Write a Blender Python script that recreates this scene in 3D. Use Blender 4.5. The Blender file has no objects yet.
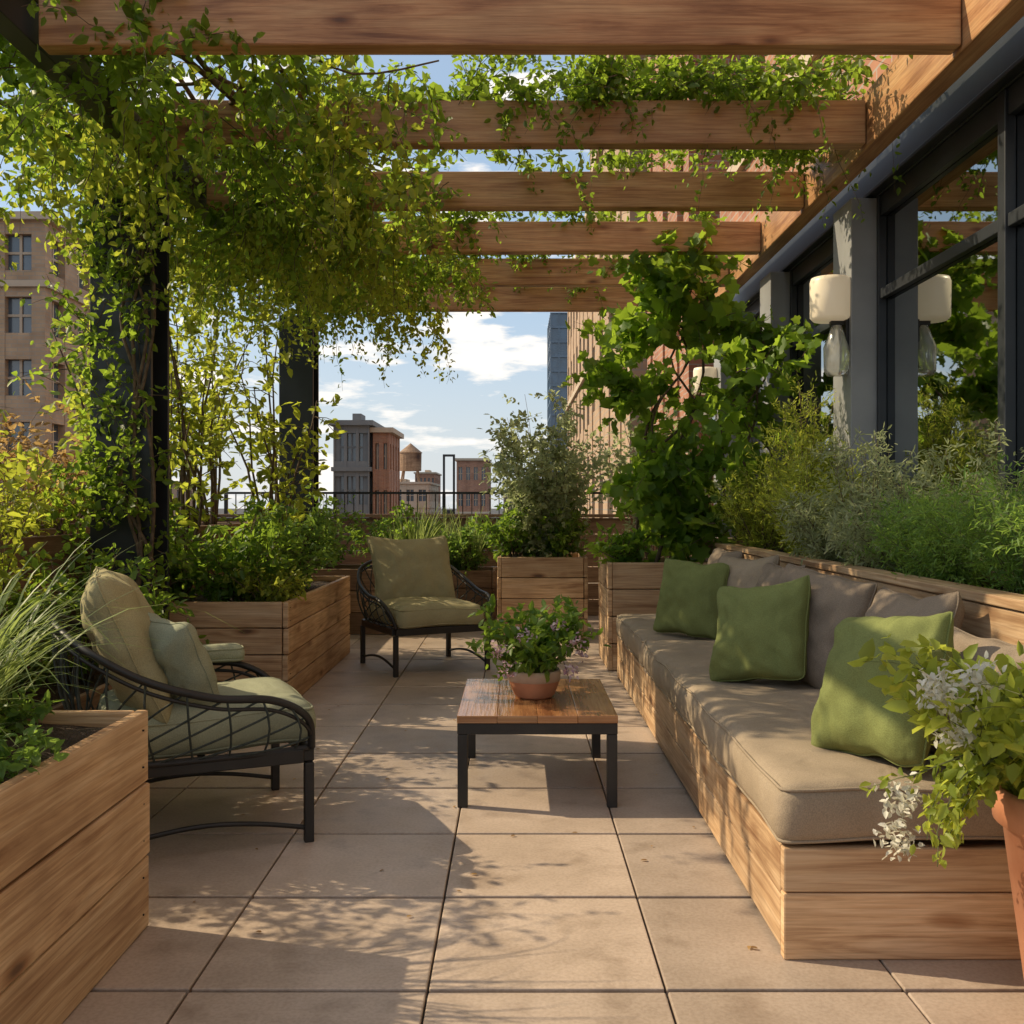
import bpy, math, random
import numpy as np
from mathutils import Vector, Matrix, noise
random.seed(5)
rng=np.random.default_rng(11)
U=random.uniform
scene=bpy.context.scene
col=scene.collection

# ---------------------------------------------------------------- helpers
def group(name,loc=(0,0,0),rz=0):
    e=bpy.data.objects.new(name,None); e.location=loc; e.rotation_euler=(0,0,rz)
    e.empty_display_size=.1; col.objects.link(e); return e

class MB:
    def __init__(s): s.v=[];s.f=[];s.uv=[];s.t=[]
    def box(s,c,d,rot=None,tone=None,uvmode='grain',jit=0.0):
        c=Vector(c); n0=len(s.v)
        tone=U(0,1) if tone is None else tone
        L=max(range(3),key=lambda i:d[i]); off=U(0,50); off2=U(0,50)
        cs=[]
        for i in range(8):
            p=Vector(((-.5 if not i&1 else .5)*d[0],(-.5 if not i&2 else .5)*d[1],(-.5 if not i&4 else .5)*d[2]))
            cs.append(p)
            q=p.copy()
            if rot is not None: q=rot@q
            s.v.append(tuple(q+c)); s.t.append(tone)
        for ax,f in ((0,(0,4,6,2)),(0,(1,3,7,5)),(1,(0,1,5,4)),(1,(2,6,7,3)),(2,(0,2,3,1)),(2,(4,5,7,6))):
            s.f.append([n0+i for i in f])
            for i in f:
                p=cs[i]
                if uvmode=='grain':
                    if ax!=L:
                        o=[k for k in range(3) if k!=ax and k!=L][0]
                        s.uv.append((p[L]+off,p[o]+off2+ax*.37))
                    else:
                        o=[k for k in range(3) if k!=L]
                        s.uv.append((p[o[0]]*.25+off,p[o[1]]+off2))
                else:
                    w=p+c
                    s.uv.append(((w.y,w.z),(w.x,w.z),(w.x,w.y))[ax])
    def span(s,x0,x1,y0,y1,z0,z1,**k):
        s.box(((x0+x1)/2,(y0+y1)/2,(z0+z1)/2),(x1-x0,y1-y0,z1-z0),**k)
    def tube(s,pts,r0,r1=None,n=6,tone=.5,closed=False,cap=True):
        r1=r0 if r1 is None else r1
        pts=[Vector(p) for p in pts]; m=len(pts); b=len(s.v); up=Vector((0,0,1)); L=0
        prev=None
        for i,p in enumerate(pts):
            if closed: t=pts[(i+1)%m]-pts[i-1]
            else: t=pts[min(i+1,m-1)]-pts[max(i-1,0)]
            if t.length<1e-9: t=Vector((0,0,1))
            t.normalize()
            if prev is None:
                a=t.cross(up)
                if a.length<.1: a=t.cross(Vector((1,0,0)))
            else:
                a=prev-t*prev.dot(t)
            a.normalize(); prev=a; bb=t.cross(a)
            r=r0+(r1-r0)*i/max(1,m-1)
            for k in range(n):
                an=2*math.pi*k/n
                s.v.append(tuple(p+a*math.cos(an)*r+bb*math.sin(an)*r)); s.t.append(tone)
        rg=m if closed else m-1
        for i in range(rg):
            j=(i+1)%m
            for k in range(n):
                k2=(k+1)%n
                s.f.append([b+i*n+k,b+i*n+k2,b+j*n+k2,b+j*n+k])
                s.uv+= [(i*.1,k/n*.1),(i*.1,(k+1)/n*.1),((i+1)*.1,(k+1)/n*.1),((i+1)*.1,k/n*.1)]
        if cap and not closed:
            for e,rev in ((0,True),(m-1,False)):
                idx=[b+e*n+k for k in range(n)]
                if rev: idx=idx[::-1]
                s.f.append(idx); s.uv+=[(0,0)]*n
    def lathe(s,prof,c=(0,0,0),n=40,tone=.5,wob=0):
        b=len(s.v)
        for (r,z) in prof:
            for k in range(n):
                a=2*math.pi*k/n; rr=r*(1+wob*math.sin(3*a))
                s.v.append((c[0]+rr*math.cos(a),c[1]+rr*math.sin(a),c[2]+z)); s.t.append(tone)
        for i in range(len(prof)-1):
            for k in range(n):
                k2=(k+1)%n
                s.f.append([b+i*n+k,b+i*n+k2,b+(i+1)*n+k2,b+(i+1)*n+k])
                s.uv+=[(k/n,i*.1),((k+1)/n,i*.1),((k+1)/n,i*.1+.1),(k/n,i*.1+.1)]
    def done(s,name,mat,parent=None,bevel=0,smooth=False,seg=2):
        me=bpy.data.meshes.new(name); me.from_pydata(s.v,[],s.f)
        l=me.uv_layers.new(name='UVMap'); l.data.foreach_set('uv',np.array(s.uv,dtype=np.float32).ravel())
        a=me.attributes.new('tone','FLOAT','POINT'); a.data.foreach_set('value',np.array(s.t,dtype=np.float32))
        if smooth: me.polygons.foreach_set('use_smooth',[True]*len(me.polygons))
        me.materials.append(mat); me.update()
        o=bpy.data.objects.new(name,me); col.objects.link(o)
        if parent: o.parent=parent
        if bevel:
            m=o.modifiers.new('b','BEVEL'); m.width=bevel; m.segments=seg; m.limit_method='ANGLE'; m.harden_normals=False
        return o

def catmull(pts,k=6,closed=False):
    P=[Vector(p) for p in pts]; n=len(P); out=[]
    for i in range(n if closed else n-1):
        if closed: a,b,c,d=P[i-1],P[i],P[(i+1)%n],P[(i+2)%n]
        else: a,b,c,d=P[max(i-1,0)],P[i],P[i+1],P[min(i+2,n-1)]
        for j in range(k):
            t=j/k
            out.append(.5*((2*b)+(c-a)*t+(2*a-5*b+4*c-d)*t*t+(3*b-a-3*c+d)*t**3))
    if not closed: out.append(P[-1])
    return out

# ---------------------------------------------------------------- materials
def newmat(name):
    m=bpy.data.materials.new(name); m.use_nodes=True; nt=m.node_tree
    p=nt.nodes['Principled BSDF']; return m,nt,p
def N(nt,t,**k):
    n=nt.nodes.new(t)
    for a,b in k.items(): setattr(n,a,b)
    return n
def ramp(nt,stops):
    r=N(nt,'ShaderNodeValToRGB'); e=r.color_ramp.elements
    while len(e)<len(stops): e.new(.5)
    for x,(p,c) in zip(e,stops): x.position=p; x.color=(*c,1)
    return r
def mixc(nt,bt,fac,a,b):
    m=N(nt,'ShaderNodeMix',data_type='RGBA',blend_type=bt)
    for s,v in ((m.inputs[0],fac),(m.inputs[6],a),(m.inputs[7],b)):
        if hasattr(v,'links'): nt.links.new(v,s)
        elif isinstance(v,tuple): s.default_value=(*v,1)
        else: s.default_value=v
    return m.outputs[2]

def wood(name,dark,mid,light,rough=.6,knots=True):
    m,nt,p=newmat(name); L=nt.links.new
    uv=N(nt,'ShaderNodeUVMap'); 
    mp=N(nt,'ShaderNodeMapping'); mp.inputs['Scale'].default_value=(.9,11,1); L(uv.outputs[0],mp.inputs[0])
    n1=N(nt,'ShaderNodeTexNoise'); n1.inputs['Scale'].default_value=1; n1.inputs['Detail'].default_value=6; n1.inputs['Roughness'].default_value=.62; n1.inputs['Distortion'].default_value=1.6; L(mp.outputs[0],n1.inputs[0])
    mp2=N(nt,'ShaderNodeMapping'); mp2.inputs['Scale'].default_value=(3.5,95,1); L(uv.outputs[0],mp2.inputs[0])
    n2=N(nt,'ShaderNodeTexNoise'); n2.inputs['Scale'].default_value=1; n2.inputs['Detail'].default_value=3; n2.inputs['Distortion'].default_value=.6; L(mp2.outputs[0],n2.inputs[0])
    r=ramp(nt,[(.32,dark),(.47,mid),(.66,light)]); L(n1.outputs[0],r.inputs[0])
    r2=ramp(nt,[(.3,(.55,.46,.39)),(.6,(1,1,1))]); L(n2.outputs[0],r2.inputs[0])
    c=mixc(nt,'MULTIPLY',.65,r.outputs[0],r2.outputs[0])
    if knots:
        mp3=N(nt,'ShaderNodeMapping'); mp3.inputs['Scale'].default_value=(2.1,6,1); L(uv.outputs[0],mp3.inputs[0])
        nd=N(nt,'ShaderNodeTexNoise'); nd.inputs['Scale'].default_value=3; L(mp3.outputs[0],nd.inputs[0])
        ad=N(nt,'ShaderNodeVectorMath',operation='MULTIPLY_ADD'); L(nd.outputs['Color'],ad.inputs[0]); ad.inputs[1].default_value=(.12,.12,0); L(mp3.outputs[0],ad.inputs[2])
        vo=N(nt,'ShaderNodeTexVoronoi'); vo.inputs['Scale'].default_value=1; L(ad.outputs[0],vo.inputs[0])
        r3=ramp(nt,[(.06,(.14,.075,.04)),(.11,(.55,.42,.32)),(.2,(1,1,1))]); L(vo.outputs['Distance'],r3.inputs[0])
        c=mixc(nt,'MULTIPLY',.9,c,r3.outputs[0])
    at=N(nt,'ShaderNodeAttribute',attribute_name='tone')
    mr=N(nt,'ShaderNodeMapRange'); mr.inputs[3].default_value=.72; mr.inputs[4].default_value=1.12; L(at.outputs['Fac'],mr.inputs[0])
    tc=N(nt,'ShaderNodeTexCoord'); n4=N(nt,'ShaderNodeTexNoise'); n4.inputs['Scale'].default_value=2.5; n4.inputs['Detail'].default_value=4; L(tc.outputs['Object'],n4.inputs[0])
    r4=ramp(nt,[(.3,(.55,.49,.45)),(.56,(1,1,1))]); L(n4.outputs[0],r4.inputs[0])
    c=mixc(nt,'MULTIPLY',.65,c,r4.outputs[0])
    hs=N(nt,'ShaderNodeHueSaturation'); L(c,hs.inputs['Color']); L(mr.outputs[0],hs.inputs['Value'])
    L(hs.outputs[0],p.inputs['Base Color']); p.inputs['Roughness'].default_value=rough
    bp=N(nt,'ShaderNodeBump'); bp.inputs['Strength'].default_value=.4; bp.inputs['Distance'].default_value=.004; L(n2.outputs[0],bp.inputs['Height'])
    L(bp.outputs[0],p.inputs['Normal'])
    return m

def noisy(name,a,b,scale=8,rough=.7,bump=.2,dist=.005,metal=0,bscale=None):
    m,nt,p=newmat(name); L=nt.links.new
    tc=N(nt,'ShaderNodeTexCoord')
    n=N(nt,'ShaderNodeTexNoise'); n.inputs['Scale'].default_value=scale; n.inputs['Detail'].default_value=4; L(tc.outputs['Object'],n.inputs[0])
    r=ramp(nt,[(.32,a),(.68,b)]); L(n.outputs[0],r.inputs[0]); c=r.outputs[0]
    L(c,p.inputs['Base Color']); p.inputs['Roughness'].default_value=rough; p.inputs['Metallic'].default_value=metal
    if bump:
        n2=N(nt,'ShaderNodeTexNoise'); n2.inputs['Scale'].default_value=bscale or scale*6; n2.inputs['Detail'].default_value=3; L(tc.outputs['Object'],n2.inputs[0])
        bp=N(nt,'ShaderNodeBump'); bp.inputs['Strength'].default_value=bump; bp.inputs['Distance'].default_value=dist; L(n2.outputs[0],bp.inputs['Height']); L(bp.outputs[0],p.inputs['Normal'])
    return m

def fabric(name,c0,var=.10):
    m,nt,p=newmat(name); L=nt.links.new
    tc=N(nt,'ShaderNodeTexCoord')
    n=N(nt,'ShaderNodeTexNoise'); n.inputs['Scale'].default_value=5; n.inputs['Detail'].default_value=3; L(tc.outputs['Object'],n.inputs[0])
    r=ramp(nt,[(.3,tuple(x*(1-var) for x in c0)),(.7,tuple(x*(1+var) for x in c0))]); L(n.outputs[0],r.inputs[0])
    n2=N(nt,'ShaderNodeTexNoise'); n2.inputs['Scale'].default_value=300; n2.inputs['Detail'].default_value=1; L(tc.outputs['Object'],n2.inputs[0])
    r2=ramp(nt,[(.35,(.72,.72,.72)),(.65,(1.0,1.0,1.0))]); L(n2.outputs[0],r2.inputs[0])
    c=mixc(nt,'MULTIPLY',.8,r.outputs[0],r2.outputs[0])
    L(c,p.inputs['Base Color']); p.inputs['Roughness'].default_value=.92; p.inputs['Specular IOR Level'].default_value=.2
    n3=N(nt,'ShaderNodeTexNoise'); n3.inputs['Scale'].default_value=4; n3.inputs['Detail'].default_value=2; n3.inputs['Distortion'].default_value=1.2; L(tc.outputs['Object'],n3.inputs[0])
    b1=N(nt,'ShaderNodeBump'); b1.inputs['Strength'].default_value=.55; b1.inputs['Distance'].default_value=.026; L(n3.outputs[0],b1.inputs['Height'])
    b2=N(nt,'ShaderNodeBump'); b2.inputs['Strength'].default_value=.4; b2.inputs['Distance'].default_value=.002; L(n2.outputs[0],b2.inputs['Height']); L(b1.outputs[0],b2.inputs['Normal'])
    L(b2.outputs[0],p.inputs['Normal'])
    return m

def leafmat(name,dark,mid,light,trans,tf=.4,rough=.45):
    m,nt,p=newmat(name); L=nt.links.new
    at=N(nt,'ShaderNodeAttribute',attribute_name='tone')
    r=ramp(nt,[(0,dark),(.5,mid),(1,light)]); L(at.outputs['Fac'],r.inputs[0])
    L(r.outputs[0],p.inputs['Base Color']); p.inputs['Roughness'].default_value=rough; p.inputs['Specular IOR Level'].default_value=.35
    tr=N(nt,'ShaderNodeBsdfTranslucent')
    r2=ramp(nt,[(0,tuple(x*.5 for x in trans)),(1,trans)]); L(at.outputs['Fac'],r2.inputs[0]); L(r2.outputs[0],tr.inputs[0])
    mx=N(nt,'ShaderNodeMixShader'); mx.inputs[0].default_value=tf
    L(p.outputs[0],mx.inputs[1]); L(tr.outputs[0],mx.inputs[2])
    L(mx.outputs[0],nt.nodes['Material Output'].inputs[0])
    return m

M_pine=wood('pine_wood',(.40,.22,.105),(.66,.43,.235),(.78,.56,.345))
M_beam=wood('cedar_beam',(.42,.185,.07),(.66,.34,.145),(.76,.45,.21),.5)
M_table=wood('table_wood',(.24,.10,.042),(.44,.21,.085),(.56,.31,.14),.20,knots=False)
M_oldwood=wood('weathered_wood',(.18,.10,.06),(.31,.19,.11),(.41,.27,.165),.7)
M_steel=noisy('dark_steel',(.015,.018,.022),(.028,.032,.038),4,.42,.1,.002)
M_steelg=noisy('grey_steel',(.24,.245,.25),(.31,.315,.32),3,.5,.1,.002)
M_black=noisy('black_metal',(.010,.009,.008),(.020,.018,.016),9,.5,.1,.001)
M_rope=noisy('dark_rope',(.02,.028,.024),(.05,.06,.05),60,.8,.5,.002)
M_soil=noisy('soil',(.035,.022,.014),(.09,.06,.04),22,.95,1,.03)
M_terra=noisy('terracotta',(.44,.17,.08),(.58,.26,.14),7,.75,.2,.003)
M_terra2=noisy('terracotta_pale',(.42,.28,.19),(.55,.40,.29),14,.8,.2,.003)
M_taupe=fabric('taupe_linen',(.37,.29,.205))
M_brown=fabric('brown_linen',(.27,.21,.155))
M_green=fabric('green_cotton',(.20,.225,.075))
M_olive=fabric('olive_cotton',(.42,.37,.205))
M_sage=fabric('sage_cotton',(.33,.34,.23))
M_bark=noisy('bark',(.08,.055,.035),(.18,.125,.08),30,.9,.5,.004)
M_gstem=noisy('green_stem',(.06,.08,.02),(.14,.14,.05),20,.7,.2,.002)
M_grout=noisy('grout',(.03,.024,.02),(.055,.045,.036),20,.95,.4,.004)
M_street=noisy('asphalt',(.04,.04,.042),(.065,.065,.066),.3,.9,0)

def tilemat():
    m,nt,p=newmat('paver_stone'); L=nt.links.new
    tc=N(nt,'ShaderNodeTexCoord')
    n=N(nt,'ShaderNodeTexNoise'); n.inputs['Scale'].default_value=1.6; n.inputs['Detail'].default_value=6; n.inputs['Roughness'].default_value=.65; L(tc.outputs['Object'],n.inputs[0])
    r=ramp(nt,[(.3,(.37,.285,.22)),(.5,(.49,.385,.305)),(.72,(.60,.48,.39))]); L(n.outputs[0],r.inputs[0])
    n2=N(nt,'ShaderNodeTexNoise'); n2.inputs['Scale'].default_value=90; n2.inputs['Detail'].default_value=3; L(tc.outputs['Object'],n2.inputs[0])
    r2=ramp(nt,[(.35,(.80,.78,.76)),(.6,(1,1,1))]); L(n2.outputs[0],r2.inputs[0])
    c=mixc(nt,'MULTIPLY',.7,r.outputs[0],r2.outputs[0])
    n5=N(nt,'ShaderNodeTexNoise'); n5.inputs['Scale'].default_value=6; n5.inputs['Detail'].default_value=5; L(tc.outputs['Object'],n5.inputs[0])
    r5=ramp(nt,[(.28,(.6,.56,.52)),(.45,(1,1,1))]); L(n5.outputs[0],r5.inputs[0])
    c=mixc(nt,'MULTIPLY',.6,c,r5.outputs[0])
    at=N(nt,'ShaderNodeAttribute',attribute_name='tone')
    mr=N(nt,'ShaderNodeMapRange'); mr.inputs[3].default_value=.78; mr.inputs[4].default_value=1.08; L(at.outputs['Fac'],mr.inputs[0])
    hs=N(nt,'ShaderNodeHueSaturation'); L(c,hs.inputs['Color']); L(mr.outputs[0],hs.inputs['Value'])
    L(hs.outputs[0],p.inputs['Base Color'])
    rr=N(nt,'ShaderNodeMapRange'); rr.inputs[3].default_value=.32; rr.inputs[4].default_value=.66; L(n5.outputs[0],rr.inputs[0]); L(rr.outputs[0],p.inputs['Roughness'])
    bp=N(nt,'ShaderNodeBump'); bp.inputs['Strength'].default_value=.25; bp.inputs['Distance'].default_value=.003; L(n2.outputs[0],bp.inputs['Height']); L(bp.outputs[0],p.inputs['Normal'])
    return m
M_tile=tilemat()

def brickmat(name,c1,c2,mortar,s=1):
    m,nt,p=newmat(name); L=nt.links.new
    uv=N(nt,'ShaderNodeUVMap'); b=N(nt,'ShaderNodeTexBrick'); b.inputs['Scale'].default_value=1/s
    b.inputs['Color1'].default_value=(*c1,1); b.inputs['Color2'].default_value=(*c2,1); b.inputs['Mortar'].default_value=(*mortar,1)
    b.inputs['Brick Width'].default_value=.24; b.inputs['Row Height'].default_value=.08; b.inputs['Mortar Size'].default_value=.008
    L(uv.outputs[0],b.inputs[0]); 
    n=N(nt,'ShaderNodeTexNoise'); n.inputs['Scale'].default_value=1.2; n.inputs['Detail'].default_value=4; L(uv.outputs[0],n.inputs[0])
    r=ramp(nt,[(.3,(.7,.68,.66)),(.7,(1.1,1.1,1.1))]); L(n.outputs[0],r.inputs[0])
    L(mixc(nt,'MULTIPLY',.8,b.outputs[0],r.outputs[0]),p.inputs['Base Color']); p.inputs['Roughness'].default_value=.85
    return m
M_brick=brickmat('red_brick',(.44,.20,.11),(.34,.14,.08),(.38,.31,.25))
M_tan=brickmat('tan_brick',(.50,.34,.21),(.42,.28,.18),(.38,.31,.24),2)
M_cream=noisy('cream_stone',(.46,.36,.26),(.55,.44,.33),.6,.85,0)
M_grey=noisy('grey_stone',(.17,.175,.18),(.23,.24,.245),.6,.8,0)
def glassmat(name,c,rough=.04,ior=1.9,metal=0):
    m,nt,p=newmat(name); L=nt.links.new
    tc=N(nt,'ShaderNodeTexCoord'); n=N(nt,'ShaderNodeTexNoise'); n.inputs['Scale'].default_value=.5; L(tc.outputs['Object'],n.inputs[0])
    r=ramp(nt,[(.4,tuple(x*.75 for x in c)),(.6,c)]); L(n.outputs[0],r.inputs[0]); L(r.outputs[0],p.inputs['Base Color'])
    p.inputs['Roughness'].default_value=rough; p.inputs['IOR'].default_value=ior; p.inputs['Metallic'].default_value=metal
    n2=N(nt,'ShaderNodeTexNoise'); n2.inputs['Scale'].default_value=1.1; L(tc.outputs['Object'],n2.inputs[0])
    bp=N(nt,'ShaderNodeBump'); bp.inputs['Strength'].default_value=.10; bp.inputs['Distance'].default_value=.02; L(n2.outputs[0],bp.inputs['Height']); L(bp.outputs[0],p.inputs['Normal'])
    return m
M_glass=glassmat('window_glass',(.46,.49,.49),.02,1.5,1.0)
M_cglass=glassmat('city_glass',(.09,.125,.16),.15,1.8)
M_bglass=glassmat('blue_glass',(.06,.12,.19),.15,1.8)

LM_vine=leafmat('vine_leaf',(.03,.07,.012),(.085,.155,.024),(.17,.24,.035),(.52,.74,.07),.56)
LM_yel=leafmat('yellow_leaf',(.08,.13,.016),(.16,.23,.03),(.26,.31,.045),(.78,.86,.09),.57)
LM_big=leafmat('broad_leaf',(.045,.10,.014),(.10,.19,.026),(.17,.27,.04),(.56,.80,.07),.55)
LM_shrub=leafmat('shrub_leaf',(.04,.09,.016),(.085,.17,.028),(.15,.25,.045),(.46,.68,.07),.5)
LM_lime=leafmat('lime_leaf',(.12,.17,.022),(.20,.27,.04),(.31,.37,.065),(.78,.84,.11),.5)
LM_grey=leafmat('olive_leaf',(.18,.21,.11),(.28,.32,.18),(.42,.45,.27),(.66,.74,.34),.5)
LM_fern=leafmat('fern_leaf',(.05,.115,.022),(.105,.20,.045),(.18,.30,.07),(.48,.72,.11),.48)
LM_red=leafmat('rust_leaf',(.19,.10,.04),(.34,.20,.08),(.46,.32,.15),(.82,.54,.2),.5)
LM_grass=leafmat('grass_blade',(.08,.13,.035),(.15,.22,.06),(.26,.32,.11),(.52,.64,.17),.42)
LM_white=leafmat('white_petal',(.62,.59,.48),(.78,.75,.65),(.84,.82,.75),(.8,.78,.6),.4)
LM_pink=leafmat('mauve_petal',(.45,.26,.34),(.60,.42,.48),(.74,.62,.62),(.6,.4,.45),.3)

# ---------------------------------------------------------------- foliage
T_leaf=(np.array([(0,0,0),(.3,.27,.07),(.7,.2,.05),(1,0,-.08),(.7,-.2,.05),(.3,-.27,.07)]),[(0,1,2,3),(0,3,4,5)])
T_narrow=(np.array([(0,0,0),(.35,.11,.03),(.75,.08,.0),(1,0,-.08),(.75,-.08,.0),(.35,-.11,.03)]),[(0,1,2,3),(0,3,4,5)])
T_big=(np.array([(0,0,0),(-.12,.26,.03),(.1,.52,.0),(.33,.36,.05),(.58,.46,-.03),(.7,.2,.02),(1,0,-.12),
                 (.7,-.2,.02),(.58,-.46,-.03),(.33,-.36,.05),(.1,-.52,.0),(-.12,-.26,.03)]),
       [(0,1,2,3),(0,3,4,5,6),(0,6,7,8,9),(0,9,10,11)])
def nrm(a): return a/np.maximum(np.linalg.norm(a,axis=-1,keepdims=True),1e-9)
def leafobj(name,pos,dirs,size,mat,T=T_leaf,tone=None,parent=None,flat=.5):
    n=len(pos); t=nrm(dirs)
    r=rng.normal(size=(n,3)); r[:,2]+=flat*3
    b=nrm(np.cross(r,t)); nn=np.cross(t,b)
    tv,tf=T; k=len(tv)
    V=pos[:,None,:]+size[:,None,None]*(tv[None,:,0:1]*t[:,None,:]+tv[None,:,1:2]*b[:,None,:]+tv[None,:,2:3]*nn[:,None,:])
    V=V.reshape(-1,3)
    me=bpy.data.meshes.new(name)
    base=np.arange(n)*k
    loops=np.concatenate([ (base[:,None]+np.array(f)[None,:]) for f in tf],axis=1).ravel()
    sizes=np.tile(np.array([len(f) for f in tf]),n)
    starts=np.concatenate([[0],np.cumsum(sizes)[:-1]])
    me.vertices.add(len(V)); me.vertices.foreach_set('co',V.astype(np.float32).ravel())
    me.loops.add(len(loops)); me.loops.foreach_set('vertex_index',loops.astype(np.int32))
    me.polygons.add(len(sizes)); me.polygons.foreach_set('loop_start',starts.astype(np.int32)); me.polygons.foreach_set('loop_total',sizes.astype(np.int32))
    me.update(calc_edges=True); me.validate()
    if tone is None: tone=rng.uniform(0,1,n)
    a=me.attributes.new('tone','FLOAT','POINT'); a.data.foreach_set('value',np.repeat(np.clip(tone,0,1),k).astype(np.float32))
    me.materials.append(mat)
    o=bpy.data.objects.new(name,me); col.objects.link(o); o.parent=parent
    return o
def twig_leaves(P,D,L,k,size,droop=.2,spread=.8,jit=.01):
    n=len(P); s=rng.uniform(.08,1,(n,k,1))
    pos=P[:,None,:]+D[:,None,:]*L[:,None,None]*s
    pos[...,2]-=droop*(s[...,0]**2)*L[:,None]
    pos+=rng.normal(size=pos.shape)*jit
    d=D[:,None,:]*.6+rng.normal(size=pos.shape)*spread; d[...,2]-=droop
    tw=np.repeat(rng.uniform(0,1,n),k)
    tone=.55*tw+.45*rng.uniform(0,1,n*k)
    sz=size*rng.uniform(.55,1.2,n*k)
    return pos.reshape(-1,3),d.reshape(-1,3),sz,tone

def shrub(name,spots,mat,size=.04,T=T_leaf,nb=14,nt=10,k=10,tw=.2,droop=.2,r0=.008,spread=.8,t0=.25,jit=.01,stem=None,flat=.5):
    g=group(name); st=MB(); PP=[];DD=[];LL=[]
    for (b,h,r,lx,ly) in spots:
        b=Vector(b)
        for i in range(nb):
            a=U(0,2*math.pi); q=math.sqrt(U(.02,1)); hh=h*U(.6,1.05)*(1-.35*q*q)
            tip=Vector((math.cos(a)*r*q+lx,math.sin(a)*r*q+ly,hh))
            s0=Vector((math.cos(a)*r*.12*q,math.sin(a)*r*.12*q,0))
            wob=[Vector((U(-1,1),U(-1,1),0))*.05*h for _ in range(3)]
            def pt(t): 
                e=t**1.35
                return b+s0+Vector((tip.x*e,tip.y*e,tip.z*t))+wob[0]*math.sin(t*5)*t+wob[1]*math.sin(t*9)*t*.5
            st.tube([pt(t/7) for t in range(8)],r0*U(.7,1.2),r0*.25,n=5,tone=U(0,1))
            for j in range(nt):
                t=U(t0,1)**.8; p=pt(t)
                d=Vector((U(-1,1)+math.cos(a)*.5*q,U(-1,1)+math.sin(a)*.5*q,U(-.25,.9))).normalized()
                l=tw*U(.5,1.15)
                PP.append(p);DD.append(d);LL.append(l)
                if j%2==0: st.tube([p,p+d*l*.5-Vector((0,0,droop*l*.25)),p+d*l-Vector((0,0,droop*l))],r0*.3,r0*.12,n=3,cap=False)
    st.done('stems',stem or M_bark,g,smooth=True)
    pos,d,sz,tone=twig_leaves(np.array(PP),np.array(DD),np.array(LL),k,size,droop,spread,jit)
    leafobj('leaves',pos,d,sz,mat,T,tone,g,flat)
    return g

def strands(anchors,v0,L,steps=14,grav=.12,wig=.35):
    n=len(anchors); p=np.array(anchors,float); v=nrm(np.array(v0,float)); out=[p.copy()]
    st=(np.array(L)/steps)[:,None]
    for i in range(steps-1):
        v=v+rng.normal(size=(n,3))*wig*.5; v[:,2]-=grav; v=nrm(v); p=p+v*st; out.append(p.copy())
    return np.stack(out,1)
def strand_leaves(S,k,size,spread=.9,jit=.03):
    n,s,_=S.shape
    seg=S[:,1:]-S[:,:-1]; q=rng.uniform(0,1,(n,s-1,k,1))
    pos=S[:,:-1,None,:]+seg[:,:,None,:]*q+rng.normal(size=(n,s-1,k,3))*jit
    d=nrm(seg)[:,:,None,:]*.5+rng.normal(size=pos.shape)*spread; d[...,2]-=.35
    tw=np.broadcast_to(rng.uniform(0,1,(n,1,1)),(n,s-1,k))
    tone=.5*tw+.5*rng.uniform(0,1,(n,s-1,k))
    taper=(1.15-.5*np.linspace(0,1,s-1))[None,:,None]
    sz=size*taper*rng.uniform(.55,1.15,(n,s-1,k))
    return pos.reshape(-1,3),d.reshape(-1,3),sz.ravel(),tone.ravel()
def vine(name,parts,mat,size,T=T_leaf,k=4,r=.004,jit=.03,extra=None,flat=.3):
    g=group(name); st=MB(); A=[]
    for S in parts:
        for row in S[::1]:
            st.tube([tuple(x) for x in row],r,r*.35,n=3,tone=U(0,1),cap=False)
        A.append(strand_leaves(S,k,size,jit=jit))
    if extra: 
        for (pts,r0,r1) in extra: st.tube(pts,r0,r1,n=6,tone=U(0,1))
    st.done('stems',M_bark,g,smooth=True)
    pos,d,sz,tone=[np.concatenate(x) for x in zip(*A)]
    leafobj('leaves',pos,d,sz,mat,T,tone,g,flat)
    return g

def grass(name,spots,mat,n=120,length=.6,w=.008,spread=.5,droop=.6):
    V=[];F=[];tn=[];seg=7
    for (bx,by,bz,sc) in spots:
        for i in range(n):
            a=U(0,2*math.pi); rad=U(0,.07)*sc; l=length*sc*U(.5,1.1); sp=spread*U(.2,1.2); dr=droop*U(.4,1.3)
            b=Vector((bx+rad*math.cos(a)*1.5,by+rad*math.sin(a)*1.5,bz)); d=Vector((math.cos(a),math.sin(a),0)); sd=Vector((-d.y,d.x,0)); sd=(sd+Vector((U(-1,1),U(-1,1),U(-.3,.3)))*.5).normalized()
            t0=U(0,1); i0=len(V)
            for j in range(seg+1):
                t=j/seg; p=b+d*l*sp*(t+ .4*t*t)+Vector((0,0,l*(t-dr*t**2.6*.75)))
                ww=w*sc*(1-t**1.8)*.5+.0006
                V.append(p-sd*ww); V.append(p+sd*ww); tn+=[t0,t0]
            for j in range(seg): F.append((i0+2*j,i0+2*j+1,i0+2*j+3,i0+2*j+2))
    me=bpy.data.meshes.new(name); me.from_pydata([tuple(v) for v in V],[],F)
    a=me.attributes.new('tone','FLOAT','POINT'); a.data.foreach_set('value',np.array(tn,dtype=np.float32)); me.materials.append(mat)
    me.polygons.foreach_set('use_smooth',[True]*len(me.polygons))
    o=bpy.data.objects.new(name,me); col.objects.link(o); return o

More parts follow.
